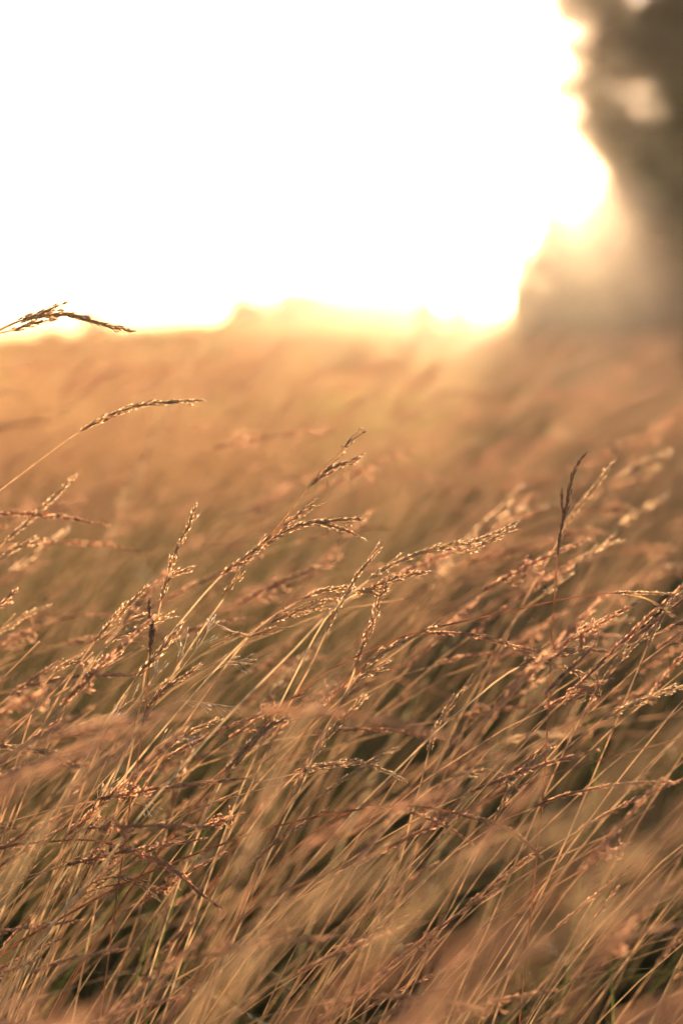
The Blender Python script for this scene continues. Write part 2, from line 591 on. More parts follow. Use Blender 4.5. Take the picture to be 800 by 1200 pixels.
# near stalks, 0.2 - 4 m
near = []
for (n, y0, y1, left, right) in ((230, 0.12, .60, .65, .12), (340, .60, .98, .65, .12), (150, .98, 1.4, .7, .2), (620, 1.4, 2.6, .8, .25), (850, 2.6, 4.5, .6, .3)):
    X, Y = place_points(n, y0, y1, left, right)
    for x, y in zip(X, Y):
        q = int(rng.integers(0, len(VARS)))
        u = rng.random()
        ztop = 0.675 - 0.24 * u + rng.normal(0, .012)
        if y > 1.0:
            ztop = 0.68 - 0.16 * u ** 1.4 + rng.normal(0, .02)
            if y > 1.4 and rng.random() < (.34 if x < .15 * y else .20):
                ztop = rng.uniform(.66, .80)
        rz = rng.normal(0, .32)
        s = ztop
        tip = Matrix.Rotation(rz, 3, 'Z') @ Vector(VARS[q][2]) * s + Vector((x, y, 0))
        pr = proj(tip)
        dmin = 0.27
        # keep the lens clear: nothing may pass close in front of it
        ok = True
        for c in VARS[q][4][::6]:
            w = Matrix.Rotation(rz, 3, 'Z') @ Vector(c) * s + Vector((x, y, 0))
            pw = proj(w)
            if pw and (pw[2] < .24 and -300 < pw[0] < 1100 and pw[1] < 1500):
                ok = False
                break
            if pw and pw[2] < .52 and pw[1] < 1330 - max(0, (pw[0] - 180)) * .68 and -50 < pw[0] < 850:
                ok = False
                break
        if not ok:
            continue
        near.append((x, y, rz, s, q, pr))

# those that show largest become things of their own; the others stay in the mass
cand = []
for i, (x, y, rz, s, q, pr) in enumerate(near):
    if pr and -20 < pr[0] < 820 and 400 < pr[1] < 1190:
        cand.append((pr[2], i))
cand.sort()
INDIV = set(i for _, i in cand[:225])
MARKS = [("the highest forked golden head", 365, 590), ("the long level forked head", 530, 640), ("the pale fluffy head", 465, 678),
         ("the upright purplish head", 415, 690), ("the open white-flecked head", 340, 722), ("the dark red upright head", 668, 570),
         ("the slim banded head", 690, 580), ("the golden drooping head", 690, 655), ("the long level red stalk", 690, 698),
         ("the silvery bowed head", 655, 766), ("the loose braided head", 715, 785), ("the yellow braided head", 745, 825),
         ("the slim pointed short head", 610, 915), ("the mauve drooping head", 560, 960), ("the knotted drooping head", 190, 1015),
         ("the low feathery grey head", 135, 1032), ("the feathery head at left edge", 50, 882), ("the very dark upright head", 176, 740),
         ("the tall plaited head", 210, 640), ("the long plaited head", 160, 705), ("the beaded head at left edge", 40, 605),
         ("the dark forked head on the sky", 70, 375), ("the level dark-tipped head", 170, 476), ("the bristly silver head", 305, 865),
         ("the stout orange head", 215, 865), ("the row of hanging husks", 390, 855), ("the glinting high arched head", 650, 512),
         ("the pink bare stem", 680, 900), ("the dark flecked head", 460, 760), ("the bright head at right edge", 755, 542)]
USED_LABELS = {}


def zone_label(pr, q):
    px, py, d = pr
    k = "near" if d < .55 else ("sharp" if d < .95 else "far")
    v = VARS[q][4]
    sl = (v[-1] - v[-8]); ang = math.degrees(math.atan2(sl[2], sl[0]))
    shape = "steep" if ang > 42 else ("slanting" if ang > 18 else ("level" if ang > -4 else "drooping"))
    blur = {"near": "very blurred orange stalk", "sharp": "fine straw stalk",
            "far": "softly blurred stalk" if d < 1.8 else "faint blurred stalk"}[k]
    order = sorted(MARKS, key=lambda m: (m[1] - px) ** 2 + (m[2] - py) ** 2)
    for m in order[:20]:
        dx, dy = px - m[1], py - m[2]
        if math.hypot(dx, dy) > 420 and m is not order[0]:
            continue
        if abs(dx) > 2 * abs(dy):
            w = "right of" if dx > 0 else "left of"
        elif abs(dy) > 2 * abs(dx):
            w = "below" if dy > 0 else "above"
        else:
            w = ("below" if dy > 0 else "above") + (" right of" if dx > 0 else " left of")
        near_ = "just " if math.hypot(dx, dy) < 45 else ("well " if math.hypot(dx, dy) > 120 else "")
        lab = "%s with %s head, %s%s %s" % (blur, shape, near_, w, m[0])
        if lab not in USED_LABELS:
            break
    USED_LABELS[lab] = 1
    return lab, k


GROUPS = {"near": "blurred stalks close to the lens", "sharp": "fine stalks in the sharp tangle", "far": "blurred stalks behind the tangle"}


def make_stalk(q, loc, rz, s, label, group):
    e = empty("grass_stalk", loc)
    e.rotation_euler = (0, 0, rz)
    e.scale = (s, s, s)
    tag(e, label, "grass stalk", group)
    for nm, me in (("stem", VARS[q][0]), ("seed_head", VARS[q][1])):
        c = bpy.data.objects.new(nm, me)
        COL.objects.link(c)
        c.parent = e
    return e


P, Rt, S, I = [], [], [], []
for i, (x, y, rz, s, q, pr) in enumerate(near):
    if i in INDIV:
        lab, k = zone_label(pr, q)
        make_stalk(q, (x, y, hgt(x, y)), rz, s, lab, GROUPS[k])
    else:
        for kk in (0, 1):
            P.append((x, y, hgt(x, y))); Rt.append((0, 0, rz)); S.append(s); I.append(q * 2 + kk)
var_meshes = []
for v in VARS:
    var_meshes += [v[0], v[1]]
scatter("standing_grass", "dense mass of fine dry grass stalks filling the space between larger ones", "grass", var_meshes, P, Rt, S, I)

# leaves low down
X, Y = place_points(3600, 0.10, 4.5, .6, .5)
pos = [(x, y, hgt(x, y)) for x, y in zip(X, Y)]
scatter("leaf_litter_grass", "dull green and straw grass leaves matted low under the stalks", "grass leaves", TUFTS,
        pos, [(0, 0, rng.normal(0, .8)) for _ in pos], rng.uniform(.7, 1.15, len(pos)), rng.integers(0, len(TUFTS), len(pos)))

# receding field
P, Rt, S, I = [], [], [], []
for (n, y0, y1, left, right, sc) in ((2600, 4.0, 14, 1.5, 1.2, .80), (5000, 14, 46, 3, 3, .85), (1500, 46, 120, 8, 8, .95)):
    X, Y = place_points(n, y0, y1, left, right)
    for x, y in zip(X, Y):
        P.append((x, y, hgt(x, y) - .01)); Rt.append((rng.normal(0, .06), rng.normal(0, .08), rng.normal(0, .45)))
        S.append(sc * rng.uniform(.75, 1.0) * (1 + .35 * noise.noise(Vector((x * .45, y * .3, 1.5))))); I.append(int(rng.integers(0, len(FARS))))
scatter("field_grass", "out of focus orange brown meadow grass running back to the horizon", "grass", FARS, P, Rt, S, I)

# ------------------------------------------------------------------ traced stalks
F = 0.76
# (label, depth at base-most point, depth at tip, style, strands)
# strand: (points in pixels base -> tip, index of the point where the seed head starts, spikelet size factor)
HEROES = [
    ("tall pale stalk with forked golden head bowing right, standing highest in the middle", .775, .765, 'pale', True, [
        ([(0, 1075), (34, 1001), (95, 899), (138, 825), (215, 725), (260, 674), (290, 652), (318, 632), (345, 618), (378, 611), (424, 608)], 5, 1.0),
        ([(308, 637), (330, 612), (352, 584), (362, 571), (384, 552), (402, 544), (418, 538)], 3, 1.05),
        ([(362, 571), (374, 553), (390, 538), (400, 528), (410, 517)], 3, .8),
        ([(312, 634), (330, 618), (350, 603), (365, 594)], 1, .75),
        ([(368, 612), (390, 616), (414, 625)], 0, .85)]),
    ("long stalk crossing the whole left, head rising level to a forked tip right of centre", .70, .775, 'palegold', True, [
        ([(10, 1167), (57, 1089), (115, 1021), (169, 950), (230, 880), (281, 825), (341, 765), (392, 711), (432, 680), (450, 667), (484, 650), (520, 641), (548, 636), (578, 626), (604, 612)], 8, .95),
        ([(520, 641), (541, 648), (565, 638), (600, 618)], 1, .85)]),
    ("stalk whose pale fluffy head lies just under the longest level head right of centre", .79, .77, 'pale', True, [
        ([(262, 980), (300, 885), (345, 792), (378, 730), (399, 706), (419, 696), (449, 683), (472, 675), (497, 671)], 5, .95)]),
    ("stalk with an upright purplish pointed head crossing in front of level heads at centre", .765, .765, 'head', True, [
        ([(235, 1040), (265, 985), (299, 910), (321, 863), (341, 822), (365, 778), (382, 741), (395, 714), (409, 691), (422, 670), (444, 645)], 6, .9)]),
    ("stalk with a pale upright slightly curved head just right of the purplish pointed one", .77, .77, 'pale', True, [
        ([(320, 990), (350, 928), (392, 836), (409, 804), (416, 782), (426, 755), (436, 731), (443, 707), (454, 687)], 4, .9)]),
    ("stalk with a golden head arching level leftwards of the purplish pointed head", .775, .77, 'gold', True, [
        ([(120, 1000), (180, 905), (240, 815), (290, 748), (320, 722), (355, 702), (375, 693), (405, 690), (425, 692), (443, 697)], 5, .9)]),
    ("slender straight stalk with open branching head of tiny white tipped florets", .765, .765, 'open', True, [
        ([(10, 1136), (44, 1072), (84, 1011), (104, 966), (171, 879), (229, 811), (264, 773), (292, 745), (318, 729), (345, 718), (370, 708), (396, 699)], 8, .7),
        ([(300, 740), (331, 722), (360, 716), (384, 712)], 0, .65),
        ([(290, 747), (308, 741), (324, 736)], 0, .5),
        ([(292, 745), (275, 742), (262, 752)], 0, .5)]),
    ("thin dark red upright stalk with narrow purple head right of centre", .77, .765, 'dark', True, [
        ([(628, 1010), (634, 960), (638, 900), (642, 830), (645, 767), (648, 716), (653, 650), (658, 615), (663, 594), (668, 567), (675, 546), (685, 532)], 6, .8),
        ([(660, 603), (658, 590), (658, 574)], 0, .7)]),
    ("stalk with a slim banded head leaning right behind the dark red upright one", .90, .86, 'head', False, [
        ([(545, 850), (587, 760), (608, 716), (628, 679), (655, 632), (672, 601), (689, 581), (702, 564), (716, 544)], 4, .9)]),
    ("stalk with a golden drooping head under and right of dark red upright stalk", .90, .90, 'gold', False, [
        ([(520, 880), (560, 800), (590, 745), (611, 716), (638, 696), (662, 675), (679, 659), (702, 642), (726, 634)], 4, 1.1)]),
    ("stalk with a bright lit head bending to the right edge high in the tangle", 1.12, 1.08, 'gold', False, [
        ([(560, 780), (600, 705), (640, 650), (668, 610), (699, 581), (729, 556), (746, 545), (763, 538), (782, 531)], 5, 1.3),
        ([(729, 556), (748, 550), (768, 549)], 0, 1.0)]),
    ("blurred stalk arching over to a glinting tip, highest behind right of centre", 1.75, 1.7, 'gold', False, [
        ([(500, 750), (540, 655), (565, 601), (578, 575), (605, 537), (632, 515), (650, 508), (680, 513)], 4, 1.6)]),
    ("blurred stalk with a thick arching head behind, above the centre of picture", 1.6, 1.55, 'head', False, [
        ([(400, 740), (430, 672), (457, 622), (481, 584), (497, 561), (524, 537), (545, 523), (568, 514)], 3, 1.5)]),
    ("softly blurred pale gold stalk, steepest of the bundle behind the forked level head", 1.05, 1.02, 'gold', False, [
        ([(405, 850), (450, 767), (474, 736), (504, 692), (531, 652), (565, 615), (589, 594), (609, 572)], 3, 1.4)]),
    ("softly blurred stalk whose head sweeps level beyond the forked level head", 1.06, 1.04, 'gold', False, [
        ([(420, 860), (470, 770), (510, 700), (545, 650), (570, 623), (592, 607), (619, 597), (649, 591)], 4, 1.4)]),
    ("long reddish stalk running level to the right edge below the dark red stalk", .765, .765, 'redthin', True, [
        ([(310, 850), (350, 812), (400, 778), (475, 745), (530, 731), (597, 716), (665, 701), (719, 695), (760, 695), (815, 697)], 7, .7),
        ([(735, 696), (760, 703), (785, 720), (812, 733)], 1, .65)]),
    ("reddish stalk with a slim head drooping right below the long level red one", .80, .79, 'red', True, [
        ([(330, 900), (380, 830), (430, 775), (470, 749), (501, 742), (545, 743), (578, 750), (605, 758), (629, 763)], 4, .85)]),
    ("clean pale stalk rising diagonally from bottom left of centre to a silvery bowed head", .765, .765, 'silver', True, [
        ([(205, 1200), (300, 1087), (367, 1006), (418, 948), (469, 898), (513, 855), (555, 820), (585, 795), (608, 781), (630, 772), (655, 764), (685, 761), (715, 764)], 8, .85),
        ([(610, 781), (622, 771), (640, 768)], 0, .6),
        ([(640, 775), (655, 781), (672, 786), (693, 794)], 1, .7)]),
    ("orange stalk with a loose braided head leaning right above the silvery bowed one's tip", .77, .77, 'head', True, [
        ([(530, 1180), (570, 1090), (609, 998), (631, 946), (655, 892), (675, 851), (692, 821), (702, 804), (716, 784), (732, 767), (754, 746)], 6, .95)]),
    ("yellow straw stalk with tightly braided head reaching the right edge", .765, .765, 'gold', True, [
        ([(420, 1110), (480, 1050), (557, 973), (597, 939), (631, 905), (665, 875), (702, 846), (719, 836), (746, 823), (773, 813), (808, 802)], 6, .9)]),
    ("pale straight stalk climbing steeply to a dark loose head at the right edge", .78, .80, 'head', True, [
        ([(590, 1160), (620, 1080), (662, 986), (699, 899), (733, 818), (758, 757), (770, 733), (783, 712), (805, 688)], 5, .9)]),
    ("short stalk with a slim pointed head standing between the crossing stems right of centre", .765, .765, 'head', True, [
        ([(495, 1130), (530, 1060), (560, 997), (581, 956), (594, 932), (608, 912), (628, 889), (646, 877)], 3, .85)]),
    ("stalk with a small glinting head arching down, left of the slim pointed short head", .84, .83, 'gold', False, [
        ([(400, 1050), (440, 985), (500, 928), (530, 912), (550, 906), (577, 905), (596, 917)], 3, 1.0)]),
    ("mauve stalk arching from the lower left, head drooping to the lower right", .765, .75, 'red', True, [
        ([(-10, 1128), (67, 1079), (148, 1035), (202, 1011), (270, 986), (300, 975), (367, 958), (435, 947), (489, 945), (529, 952), (570, 963), (600, 975), (632, 1002)], 9, .9)]),
    ("stalk with a thin head sloping down under the mauve arching one", .775, .775, 'red', True, [
        ([(300, 1050), (350, 990), (400, 955), (440, 945), (462, 947), (489, 955), (516, 965), (552, 988)], 4, .75)]),
    ("pinkish stalk coming level from the left edge with a knotted head drooping right", .765, .755, 'red', True, [
        ([(-120, 1030), (-60, 1005), (0, 993), (50, 987), (101, 984), (125, 988), (162, 1000), (202, 1018), (229, 1042), (258, 1064)], 5, 1.1)]),
    ("small stalk with a feathery grey head bowed over low on the left", .765, .765, 'silver', True, [
        ([(10, 1200), (45, 1120), (75, 1066), (91, 1048), (111, 1034), (135, 1028), (158, 1033), (186, 1054)], 3, .7),
        ([(98, 1048), (120, 1040), (140, 1036)], 0, .6)]),
    ("stalk with a light feathery head poking in level from the left edge", .76, .76, 'silver', True, [
        ([(-160, 1010), (-100, 930), (-50, 888), (-15, 876), (20, 876), (50, 881), (92, 899)], 3, .95)]),
    ("very dark brown stalk with short upright head among the left stalks", .76, .76, 'dark', True, [
        ([(150, 960), (165, 870), (173, 800), (176, 768), (178, 740), (175, 708)], 3, 1.0)]),
    ("tall upright stalk with a plaited head standing left of centre", .80, .79, 'head', True, [
        ([(130, 980), (150, 900), (165, 823), (172, 779), (182, 739), (189, 705), (196, 678), (206, 648), (219, 621), (229, 594)], 5, .95)]),
    ("stalk with a long plaited head bending right behind the tall upright plaited one", .82, .80, 'head', True, [
        ([(10, 940), (40, 872), (67, 820), (94, 776), (111, 752), (135, 725), (155, 705), (175, 688), (199, 676), (223, 665)], 4, 1.0),
        ([(118, 748), (135, 735), (150, 728), (172, 721)], 1, .9)]),
    ("stalk with dark purple head bending right, middle of three nested left arches", .79, .78, 'head', True, [
        ([(30, 930), (60, 866), (82, 822), (108, 779), (120, 761), (132, 750), (150, 741), (170, 733), (193, 725)], 4, .95)]),
    ("stalk with a short dark head, lowest of the three nested left arches", .785, .78, 'head', True, [
        ([(10, 965), (40, 900), (76, 828), (88, 810), (101, 793), (121, 779), (141, 765)], 3, .95)]),
    ("short golden stalk hooked over to the right near the left edge", .80, .80, 'gold', True, [
        ([(0, 960), (20, 892), (40, 828), (47, 810), (64, 788), (78, 778), (101, 776)], 4, .85)]),
    ("orange stalk with a loose beaded head climbing from the left edge", .86, .86, 'gold', False, [
        ([(-140, 830), (-80, 745), (-20, 668), (7, 634), (34, 611), (61, 585), (87, 560)], 3, .95)]),
    ("stalk with a small pale head just under the beaded one at the left edge", .86, .86, 'gold', False, [
        ([(-150, 850), (-90, 760), (-40, 695), (0, 656), (20, 642), (50, 633)], 3, .95)]),
    ("stalk with a brown head poking up from the left edge at mid height", .88, .86, 'head', False, [
        ([(-140, 930), (-80, 840), (-30, 775), (-5, 745), (10, 735), (30, 722), (57, 710)], 3, .8)]),
    ("blurred golden leaf-wide stalk rising from the left edge behind the beaded head", 1.0, .98, 'gold', False, [
        ([(-150, 880), (-80, 770), (-20, 695), (10, 672), (34, 655), (78, 621)], 3, 1.2)]),
    ("tall dark stalk at the left edge with forked head outlined against the sky", .82, .765, 'head', True, [
        ([(-330, 900), (-260, 740), (-190, 590), (-110, 475), (-50, 418), (-8, 390), (28, 374), (55, 370), (80, 369), (115, 378), (153, 388)], 6, 1.15),
        ([(-12, 393), (20, 378), (45, 369), (64, 361)], 1, 1.0),
        ([(-12, 393), (12, 388), (28, 383), (46, 378)], 1, .95)]),
    ("stalk bowing from the left edge with a dark tipped level head against the far grass", .80, .74, 'head', True, [
        ([(-260, 900), (-190, 770), (-120, 680), (-60, 620), (0, 575), (50, 537), (95, 505), (130, 487), (160, 476), (200, 471), (236, 469)], 6, .95)]),
    ("stalk with a bristly silver head slanting up low at centre left", .765, .765, 'silver', True, [
        ([(195, 1080), (220, 1010), (240, 960), (264, 908), (281, 888), (297, 869), (314, 853), (335, 842)], 3, 1.25)]),
    ("stalk with a stout orange head under the white flowered sprigs on the left", .78, .78, 'gold', True, [
        ([(110, 1010), (140, 950), (165, 909), (185, 886), (205, 869), (229, 855), (255, 844)], 3, 1.05)]),
    ("stalk with a brush tipped head just right of very dark upright one", .765, .765, 'head', True, [
        ([(95, 930), (120, 868), (148, 815), (161, 794), (172, 780), (185, 767), (198, 750), (212, 733)], 3, 1.05)]),
    ("stalk with a grey braided head crossing the long pale diagonal stem at left", .765, .765, 'silver', True, [
        ([(110, 970), (135, 910), (158, 859), (171, 835), (188, 811), (208, 798), (233, 780)], 3, .95)]),
    ("thin orange stem climbing into the forked golden head from below", .77, .77, 'open', True, [
        ([(60, 1050), (110, 950), (154, 869), (192, 808), (215, 771), (242, 730), (262, 702), (291, 657), (300, 642)], 6, .6)]),
    ("stalk with a slim head pointing right in the low centre tangle", .765, .765, 'head', True, [
        ([(290, 1060), (330, 990), (361, 945), (378, 931), (398, 916), (418, 904), (442, 888), (466, 877)], 3, .8)]),
    ("stalk whose lit head arches level then dips in the low centre tangle", .775, .775, 'gold', True, [
        ([(260, 1030), (300, 962), (330, 925), (351, 905), (388, 896), (425, 894), (448, 902), (475, 915)], 3, .85)]),
    ("steep stalk with a narrow dark head at centre right, crossing the pale diagonal", .80, .79, 'head', True, [
        ([(440, 1090), (469, 1009), (482, 955), (492, 921), (502, 881), (509, 857), (520, 837), (536, 818), (552, 792)], 4, .8)]),
    ("stalk with a row of golden lit husks hanging beneath its head near centre", .785, .785, 'gold', True, [
        ([(290, 1040), (330, 955), (352, 912), (367, 888), (378, 872), (391, 854), (408, 836), (426, 819)], 3, 1.1)]),
    ("stalk with a dark flecked head bending right below the pale fluffy head", .77, .765, 'head', True, [
        ([(310, 1000), (350, 910), (400, 822), (422, 788), (439, 772), (460, 758), (480, 748), (501, 737)], 3, .95)]),
    ("stalk with a short hooked head beneath the dark flecked one at centre", .775, .775, 'head', True, [
        ([(300, 1020), (345, 925), (390, 840), (412, 802), (426, 792), (444, 784)], 3, .8)]),
    ("stalk with a fat orange blurred head slanting behind the upright purplish one", .93, .92, 'gold', False, [
        ([(225, 990), (270, 890), (297, 842), (321, 812), (341, 788), (358, 768), (380, 745)], 2, 1.3)]),
    ("stalk with a blurred glinting head above the yellow straw stalk on the right", .92, .92, 'gold', False, [
        ([(470, 990), (520, 920), (555, 890), (584, 872), (608, 864), (631, 860), (662, 863)], 3, 1.0)]),
    ("long bare pink stem rising gently across the lower right to the edge", .70, .74, 'bare', True, [
        ([(240, 1130), (300, 1063), (367, 1030), (452, 993), (530, 957), (631, 912), (716, 887), (800, 865), (900, 845)], 8, .7)]),
    ("stalk with a blurred level head at right under the long red one", .97, .96, 'gold', False, [
        ([(540, 900), (600, 812), (648, 762), (675, 743), (699, 733), (738, 726)], 3, 1.1)]),
    ("stalk with a softly blurred lit head behind the golden drooping one on the right", 1.05, 1.02, 'gold', False, [
        ([(600, 850), (650, 742), (690, 672), (712, 632), (729, 615), (749, 598), (772, 588)], 3, 1.3)]),
    ("stalk with a pale blurred arching head at the right edge", 1.08, 1.06, 'pale', False, [
        ([(640, 900), (690, 800), (720, 740), (749, 692), (773, 672), (812, 659)], 3, 1.2)]),
    ("big blurred orange stalk close to lens leaning over the lower right corner", .36, .34, 'gold', False, [
        ([(420, 1300), (520, 1150), (620, 1020), (700, 940), (760, 885), (830, 840)], 2, .8)]),
    ("big blurred orange stalk close to lens sweeping up along bottom centre", .38, .36, 'gold', False, [
        ([(250, 1330), (340, 1220), (420, 1130), (500, 1050), (590, 990), (690, 960)], 2, .8)]),
    ("blurred orange stalk close to lens standing left of centre over the low stems", .42, .42, 'gold', False, [
        ([(190, 1300), (240, 1150), (280, 1030), (310, 940), (345, 860), (385, 800)], 2, .8)]),
    ("large reddish blur of a stalk close to lens, lowest at bottom centre", .31, .30, 'red', False, [
        ([(150, 1500), (240, 1330), (330, 1220), (430, 1150), (540, 1110), (640, 1100)], 1, .9)]),
    ("large reddish blur of a stalk close to lens above the right corner plume", .33, .31, 'red', False, [
        ([(380, 1420), (480, 1250), (570, 1120), (660, 1030), (750, 970), (850, 930)], 1, .9)]),
    ("very soft orange plume close to lens between bottom centre and right edge", .37, .35, 'gold', False, [
        ([(430, 1380), (520, 1230), (620, 1130), (700, 1080), (790, 1040), (880, 1020)], 2, .9)]),
    ("very soft pinkish plume close to lens at the lower right edge", .34, .33, 'red', False, [
        ([(560, 1400), (640, 1240), (710, 1110), (770, 1010), (830, 920), (900, 860)], 1, .9)]),
    ("very soft orange plume close to lens low left of bottom centre", .33, .33, 'gold', False, [
        ([(60, 1500), (140, 1350), (215, 1230), (290, 1130), (370, 1060), (460, 1020)], 2, .8)]),
    ("blurred greyish stalk close to lens slanting across the left tangle", .40, .42, 'pale', False, [
        ([(-120, 1250), (-20, 1080), (60, 960), (120, 900), (180, 850), (250, 810)], 2, .7)]),
    ("blurred tan stalk close to lens crossing the right edge below the long bare stem", .40, .38, 'gold', False, [
        ([(480, 1320), (560, 1180), (650, 1080), (730, 1010), (790, 980), (860, 960)], 2, .9)]),
    ("tall very soft stalk reaching the horizon left of the rounded far bush", 2.3, 2.25, 'gold', False, [
        ([(60, 640), (140, 520), (190, 450), (235, 400), (275, 372), (310, 362)], 2, 1.6)]),
    ("tall very soft stalk slanting up under the rounded far bush", 2.1, 2.05, 'head', False, [
        ([(120, 700), (200, 580), (260, 490), (310, 430), (350, 395)], 2, 1.6)]),
    ("tall very soft russet stalk above the tip of the level dark tipped head", 1.9, 1.85, 'gold', False, [
        ([(20, 700), (90, 590), (150, 500), (195, 435), (240, 395)], 2, 1.5)]),
    ("soft steep russet stalk well left of the highest forked golden head", 1.5, 1.45, 'head', False, [
        ([(60, 820), (110, 690), (150, 590), (185, 500), (222, 430)], 2, 1.5)]),
    ("soft stalk arching over the far grass between horizon and highest forked head", 1.9, 1.85, 'gold', False, [
        ([(180, 720), (250, 590), (310, 500), (370, 450), (430, 425)], 2, 1.5)]),
    ("soft stalk bending level in the far grass right of the highest forked head", 1.7, 1.7, 'gold', False, [
        ([(280, 760), (360, 620), (420, 540), (470, 495), (530, 475)], 2, 1.4)]),
    ("soft pinkish stalk standing steeply behind the beaded head at the left", 1.35, 1.3, 'head', False, [
        ([(30, 860), (80, 740), (115, 660), (140, 600), (158, 548)], 2, 1.3)]),
    ("soft stalk under the tree reaching up into the haze on the right", 2.0, 1.95, 'gold', False, [
        ([(470, 700), (540, 580), (590, 500), (640, 440), (690, 415)], 2, 1.4)]),
    ("glowing blurred husky head hanging low left of centre behind the mauve arching stalk", .88, .88, 'gold', False, [
        ([(120, 1200), (160, 1080), (185, 1000), (200, 950), (215, 900), (235, 850)], 2, 1.3)]),
]

STYLE = {
    'gold': (M_STEM, M_HEAD, .28, .0013), 'pale': (M_STEM_PALE, M_HEAD_PALE, .26, .0013), 'head': (M_STEM, M_HEAD, .22, .0011),
    'dark': (M_STEM_RED, M_HEAD_DARK, .13, .0008), 'redthin': (M_STEM_RED, M_HEAD, .10, .0006), 'red': (M_STEM_RED, M_HEAD_FIELD, .20, .0010),
    'palegold': (M_STEM_PALE, M_HEAD, .24, .0012),
    'open': (M_STEM_PALE, M_HEAD_PALE, .45, .0016), 'silver': (M_STEM_PALE, M_HEAD_PALE, .30, .0012), 'bare': (M_STEM_RED, M_HEAD, .1, .0006),
}


def to_ground(p0, p1):
    """Carry a stem on from its lowest seen point down to the ground, growing steeper."""
    p0, p1 = Vector(p0), Vector(p1)
    dv = (p0 - p1).normalized()
    if dv.z > -0.25:
        dv = Vector((dv.x, dv.y, -0.25)).normalized()
    pts, p = [], p0.copy()
    for k in range(60):
        dv = (dv + Vector((0, 0, -0.10))).normalized()
        p = p + dv * 0.04
        if p.z <= hgt(p.x, p.y):
            p.z = hgt(p.x, p.y)
            pts.append(tuple(p))
            break
        pts.append(tuple(p))
    pts = pts[2::3] + ([pts[-1]] if len(pts) % 3 != 0 else [])
    return pts[::-1]


SPK_MESH = {}


def spk_mesh(mat, q):
    key = (mat.name, q)
    if key not in SPK_MESH:
        mb = MB()
        V, f3, f4, t = SPK_HI[q]
        mb.add(V, f3=f3, f4=f4, t=t, r=q * .19)
        SPK_MESH[key] = mb.mesh("spikelet", mat)
    return SPK_MESH[key]


n_spk = 0
for hi, (label, d0, d1, style, sharp, strands) in enumerate(HEROES):
    rr = random.Random(900 + hi)
    ms_, mh, spread, thick = STYLE[style]
    root = None
    for si, (pts, k0, sf) in enumerate(strands):
        n = len(pts)
        if si == 0:
            W = [at(px, py, d0 + (d1 - d0) * (i / (n - 1))) for i, (px, py) in enumerate(pts)]
        else:
            W = [at(px, py, d1 + .002 * i) for i, (px, py) in enumerate(pts)]
        if si == 0:
            G = to_ground(W[0], W[1])
            full = catmull(G + [tuple(w) for w in W], 5)
            base = Vector(full[0])
            root = empty("grass_stalk", base)
            tag(root, label, "grass stalk", "stalks that stand out one by one")
            nst = 5 * (len(G) + k0) + 3
            C, L = resample(full[:nst], 70)
            mb = MB()
            rad = np.linspace(.00095, .00050, 70)
            if style in ('dark', 'redthin', 'bare'):
                rad = rad * .8
            tube(mb, C - np.array(base), rad, 6)
            # joints (nodes) on the culm
            stem = mb.build("stem", ms_, root)
            if style == 'bare':
                continue
            hc = full[5 * (len(G) + k0):]
            nm = "seed_head"
            head_parent = root
        else:
            full = catmull([tuple(w) for w in W], 6)
            hc = full[6 * k0:]
            nm = "side_branch"
            head_parent = main_head
            if hi == 0 or True:
                base = Vector(root.location)
        mb = MB()
        whole = full if si else hc
        Cr, _ = resample(whole, 26)
        tube(mb, Cr - np.array(base), np.linspace(.00062, .00022, 26), 5, r=.4)
        # visible fine branches lying along the axis
        spots = head_spots(hc  , .00105 if style != 'open' else .0026, (.0070 if style == 'open' else .0060) * sf, spread * .42, rr, thick=thick)
        single = sharp and si == 0 and n_spk < 2600 and hi < 36 and style != 'redthin'
        if not single:
            for i, (p_, z_, s_, ro, r_) in enumerate(spots):
                put_spikelet(mb, SPK_HI[i % 5] if d1 < .9 else SPK_LO[i % 5], p_ - np.array(base), z_, s_, ro, r_)
        T, A, B = frames(hc)
        if style in ('gold', 'palegold', 'pale', 'silver', 'head', 'open'):
            for q in range(4):                               # fine pedicels lifting off the axis
                k = rr.randrange(1, max(2, len(hc) - 4))
                e = hc[k] + T[k] * .012 + (A[k] * rr.uniform(-1, 1) + B[k] * rr.uniform(-1, 1)) * .0022
                tube(mb, np.array([hc[k], (hc[k] + e) / 2 + A[k] * .0006, e]) - np.array(base), .00026, 3, r=.2)
                put_spikelet(mb, SPK_HI[q], e - np.array(base), e - hc[k], .005 * sf, rr.random() * 6, rr.random())
        ho = mb.build(nm, mh, head_parent)
        if si == 0:
            main_head = ho
        if single:
            for i, (p_, z_, s_, ro, r_) in enumerate(spots):
                o = bpy.data.objects.new("spikelet", spk_mesh(mh, i % 5))
                COL.objects.link(o)
                o.parent = ho
                q = Vector(z_).to_track_quat('Z', 'Y') @ Matrix.Rotation(ro, 3, 'Z').to_quaternion()
                o.rotation_mode = 'QUATERNION'
                o.rotation_quaternion = q
                o.location = Vector(p_) - base
                o.scale = (s_, s_, s_)
                n_spk += 1
print("spikelets", n_spk, "near", len(near))

